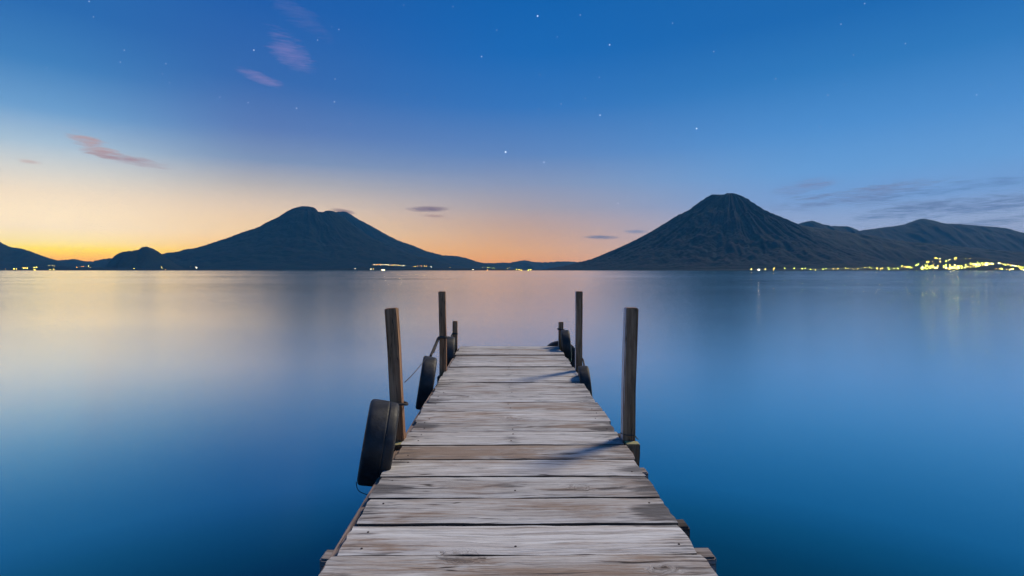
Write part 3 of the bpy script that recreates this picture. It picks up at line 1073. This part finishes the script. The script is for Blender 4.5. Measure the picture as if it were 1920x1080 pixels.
# ---- stringers under the planks
YM, YL = (8.30 - 1.4) / 2, 8.30 + 1.4
for xs_, w in ((XL - .018, .05), (0.03, .06), (XR - .022, .05)):
    beam('stringer', (xs_, YM, DECK - .036 - .006 - .075), (w, YL - .02, .15), M_STRING, wob=.002, rnd=int(xs_ * 50) + 60)
# ---- cross beams poking out on both sides
for yb_, xl_, xr_, mm, hh in ((2.26, -.79, .895, M_BEAM, .085), (2.52, -.755, .87, M_BEAM_DARK, .075), (3.24, -.785, .86, M_BEAM, .08),
                              (3.93, -.79, .885, M_BEAM_DARK, .08), (4.6, -.74, .84, M_BEAM, .08), (6.14, -.80, .87, M_BEAM_DARK, .08),
                              (7.9, -.82, .88, M_BEAM_DARK, .08), (0.6, -.79, .88, M_BEAM, .085), (-.8, -.79, .88, M_BEAM, .085)):
    beam('cross_beam', ((xl_ + xr_) / 2, yb_, DECK - .036 - .012 - hh / 2), (xr_ - xl_, .09, hh), mm, rot=(0, 0, random.uniform(-.015, .015)), wob=.004, bev=.008, rnd=int(yb_ * 31) + 90)


# ---- mooring posts
def post(xt, yt, xb, w, d, ztop, label, rnd, m=M_POST, faces=None, foot=0.0):
    zb = -1.6
    zt = DECK + ztop
    ln = zt - zb
    lean = (xt - xb) / (zt - DECK)
    xc = xt - lean * (zt - (zt + zb) / 2)
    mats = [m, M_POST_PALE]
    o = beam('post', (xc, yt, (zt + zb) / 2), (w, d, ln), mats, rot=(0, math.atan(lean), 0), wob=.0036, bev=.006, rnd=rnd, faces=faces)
    o['label'] = label
    if foot:
        f = beam('foot_block', (0, 0, 0), (w + foot, .07, .70), [M_POST, M_MOSS], wob=.002, bev=.004, rnd=rnd + 7, faces=[((0, 0, 1), 1)])
        f.parent = o
        f.location = Vector((0.008 * (1 if xt > 0 else -1), -d / 2 - .037, DECK - .008 - .35 - (zt + zb) / 2))
    return o


post(-.800, 3.70, -.748, .082, .085, .915, 'leaning square post at the left edge, nearest the camera', 3, foot=.004)
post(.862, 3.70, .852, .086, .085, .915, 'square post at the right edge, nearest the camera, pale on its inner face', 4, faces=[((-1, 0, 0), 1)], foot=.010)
post(-.750, 6.20, -.742, .080, .08, .930, 'tall square post at the middle of the left edge', 5)
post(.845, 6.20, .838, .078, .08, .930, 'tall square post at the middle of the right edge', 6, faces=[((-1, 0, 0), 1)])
post(-.795, 8.20, -.795, .074, .075, .395, 'short post at the far left corner', 8)
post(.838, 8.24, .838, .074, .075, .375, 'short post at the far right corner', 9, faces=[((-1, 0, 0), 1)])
# piles that carry the cross beams, standing in the lake
for yb_ in (0.6, 2.38, 4.75, 7.0):
    for x_ in (-.60, .69):
        beam('pile', (x_, yb_, -.6), (.11, .11, 2.0 + .02), M_POST, wob=.004, bev=.02, rnd=int(yb_ * 17 + x_ * 5) + 300)

# ------------------------------------------------------------------ tyres used as fenders
M_RUB, t, b = mat('worn_tyre_rubber')
tc = t.n('ShaderNodeTexCoord').outputs['Object']
rn = t.noise(tc, 9.0, 5.0, 0.6)
t.put(b.inputs['Base Color'], t.mix(t.ss(rn, .40, .72), (.006, .006, .007), (.026, .026, .028)))
t.put(b.inputs['Roughness'], t.m('MULTIPLY_ADD', t.noise(tc, 30.0, 4.0), 0.35, 0.42))
bump = t.n('ShaderNodeBump')
bump.inputs['Strength'].default_value = 0.35
bump.inputs['Distance'].default_value = 0.004
t.put(bump.inputs['Height'], t.m('ADD', t.noise(tc, 60.0, 4.0, .6), t.m('MULTIPLY', t.noise(tc, 14.0, 3.0, .5), 2.0)))
t.put(b.inputs['Normal'], bump.outputs[0])
M_ROPE, t, b = mat('dark_rope')
t.put(b.inputs['Base Color'], t.mix(t.noise(t.n('ShaderNodeTexCoord').outputs['Object'], 120.0), (.02, .018, .018), (.07, .06, .055)))
b.inputs['Roughness'].default_value = 0.9


def tyre_mesh(R, Wd, grooves=4, lugs=False, nseg=72):
    """tread with rain grooves, rounded shoulders, sidewalls with a bead, open inside"""
    hw = Wd / 2
    prof = []
    # inner lining, bead, sidewall, shoulder, tread ... mirrored
    half = [(.0, R * .90), (.60, R * .89), (.86, R * .80), (.80, R * .66), (.66, R * .595), (.70, R * .575), (.80, R * .585), (.90, R * .66), (1.0, R * .78),
            (1.0, R * .86), (.96, R * .93), (.88, R * .972), (.78, R * .988)]
    right = [(u * hw, r) for u, r in half]
    tread = [(c * hw, R * (1.0 - .010 * c * c)) for c in (.62, .42, .2, 0, -.2, -.42, -.62)]    # worn bald
    for k in range(grooves):
        c = .31 - .62 * k / max(grooves - 1, 1)
        tread += [((c + du) * hw, R * dr) for du, dr in ((.022, .9985), (.012, .990), (-.012, .990), (-.022, .9985))]
    tread.sort(key=lambda p: -p[0])
    left = [(-u * hw, r) for u, r in reversed(half)][:-1]
    prof = right + tread + left
    th = np.linspace(0, 2 * PI, nseg, endpoint=False)
    P = np.zeros((len(prof), nseg, 3))
    for i, (u, r) in enumerate(prof):
        rr = r + (.0 if r < R * .97 else .0) + .006 * np.sin(th * 2 + u * 5) + .004 * np.sin(th * 3 + u * 9 + 1) + .0025 * np.sin(th * 7 + u * 21)
        P[i, :, 0] = u
        P[i, :, 1] = rr * np.cos(th)
        P[i, :, 2] = rr * np.sin(th)
    P = np.concatenate([P, P[:1]], 0)
    me_ = grid_mesh('tyre', P, wrap=True)
    bm = bmesh.new()
    bm.from_mesh(me_)
    bmesh.ops.remove_doubles(bm, verts=bm.verts, dist=1e-5)
    bmesh.ops.recalc_face_normals(bm, faces=bm.faces)
    bm.to_mesh(me_)
    bm.free()
    return me_


def rope(name, pts, r, parent, m=M_ROPE, n=6):
    """a round cord through world points"""
    cu = bpy.data.curves.new(name, 'CURVE')
    cu.dimensions = '3D'
    cu.bevel_depth = r
    cu.bevel_resolution = 1
    sp = cu.splines.new('NURBS')
    sp.points.add(len(pts) - 1)
    for p, c in zip(sp.points, pts):
        p.co = (c[0], c[1], c[2], 1)
    sp.use_endpoint_u = True
    sp.order_u = 3
    tmp = bpy.data.objects.new(name, cu)
    COL.objects.link(tmp)
    dg = bpy.context.evaluated_depsgraph_get()
    me_ = bpy.data.meshes.new_from_object(tmp.evaluated_get(dg))
    bpy.data.objects.remove(tmp)
    bpy.data.curves.remove(cu)
    ob = link(name, me_, m, None, smooth=True)
    if parent is not None:
        bpy.context.view_layer.update()
        ob.parent = parent
        ob.matrix_parent_inverse = parent.matrix_world.inverted()
    return ob


def tyre(loc, R, Wd, rot, label, ropes=(), grooves=4):
    root = empty('tyre', loc, rot)
    link('tyre_casing', tyre_mesh(R, Wd, grooves), M_RUB, root)
    tag(root, label, 'tyre', 'old tyres hung along the pier as fenders')
    bpy.context.view_layer.update()
    for pts, r in ropes:
        rope('rope', pts, r, root)
    return root


Z0 = DECK
tyre((-.805, 3.33, Z0 + .095), .258, .185, (0, .17, .20), 'large black tyre hung upright beside the nearest left post',
     [([(-.80, 3.60, Z0 + .20), (-.815, 3.655, Z0 + .23), (-.80, 3.64, Z0 + .26), (-.745, 3.645, Z0 + .255), (-.70, 3.66, Z0 + .25), (-.69, 3.70, Z0 + .24), (-.72, 3.76, Z0 + .24), (-.79, 3.755, Z0 + .24), (-.815, 3.70, Z0 + .23), (-.80, 3.60, Z0 + .17)], .010),
      ([(-.90, 3.16, Z0 - .09), (-.90, 3.16, Z0 - .13), (-.87, 3.16, Z0 - .16), (-.80, 3.16, Z0 - .18)], .0025)], 1)
tyre((-.850, 5.62, Z0 - .015), .280, .150, (0, .16, .13), 'black tyre hung by a rope from the middle left post',
     [([(-.83, 5.80, Z0 + .24), (-.815, 5.95, Z0 + .30), (-.80, 6.10, Z0 + .36), (-.79, 6.15, Z0 + .40), (-.74, 6.155, Z0 + .40), (-.70, 6.17, Z0 + .395), (-.695, 6.24, Z0 + .39), (-.78, 6.25, Z0 + .39), (-.80, 6.2, Z0 + .38), (-.815, 5.9, Z0 + .27)], .016)], 0)
tyre((-.838, 7.62, Z0 - .06), .290, .150, (0, .10, .12), 'black tyre beside the far left corner post',
     [([(-.83, 7.80, Z0 + .12), (-.83, 8.0, Z0 + .16), (-.84, 8.15, Z0 + .20), (-.80, 8.155, Z0 + .21), (-.75, 8.16, Z0 + .20)], .012)], 0)
tyre((.852, 5.74, Z0 - .095), .235, .115, (0, -.10, -.08), 'black tyre low on the right edge beside the middle post',
     [([(.87, 5.95, Z0 + .10), (.885, 6.10, Z0 + .13), (.885, 6.20, Z0 + .15), (.84, 6.25, Z0 + .15)], .010)], 0)
tyre((.890, 7.95, Z0 + .045), .240, .130, (0, -.08, -.06), 'black tyre at the far right corner post, reaching above the deck',
     [([(.91, 8.05, Z0 + .25), (.875, 8.18, Z0 + .26), (.80, 8.19, Z0 + .27), (.79, 8.22, Z0 + .27), (.80, 8.29, Z0 + .26)], .014)], 0)
tyre((.86, 8.47, Z0 - .225), .280, .16, (0, .0, PI / 2 + .1), 'black tyre on the end of the pier, its top just showing at the right corner', [], 0)

# wires tied between the posts
w1 = rope('wire', [(-.72, 3.75, Z0 + .385), (-.78, 4.5, Z0 + .30), (-.84, 5.50, Z0 + .26)], .0035, None)
tag(w1, 'thin slack wire from the nearest left post to the next tyre', 'wire')
w2 = rope('wire', [(.80, 3.70, Z0 + .035), (.805, 3.652, Z0 + .035), (.885, 3.648, Z0 + .030), (.90, 3.68, Z0 + .02), (.915, 3.72, Z0 - .01), (.94, 3.76, Z0 - .03)], .003, None)
tag(w2, 'short wire wrapped round the foot of the nearest right post', 'wire')
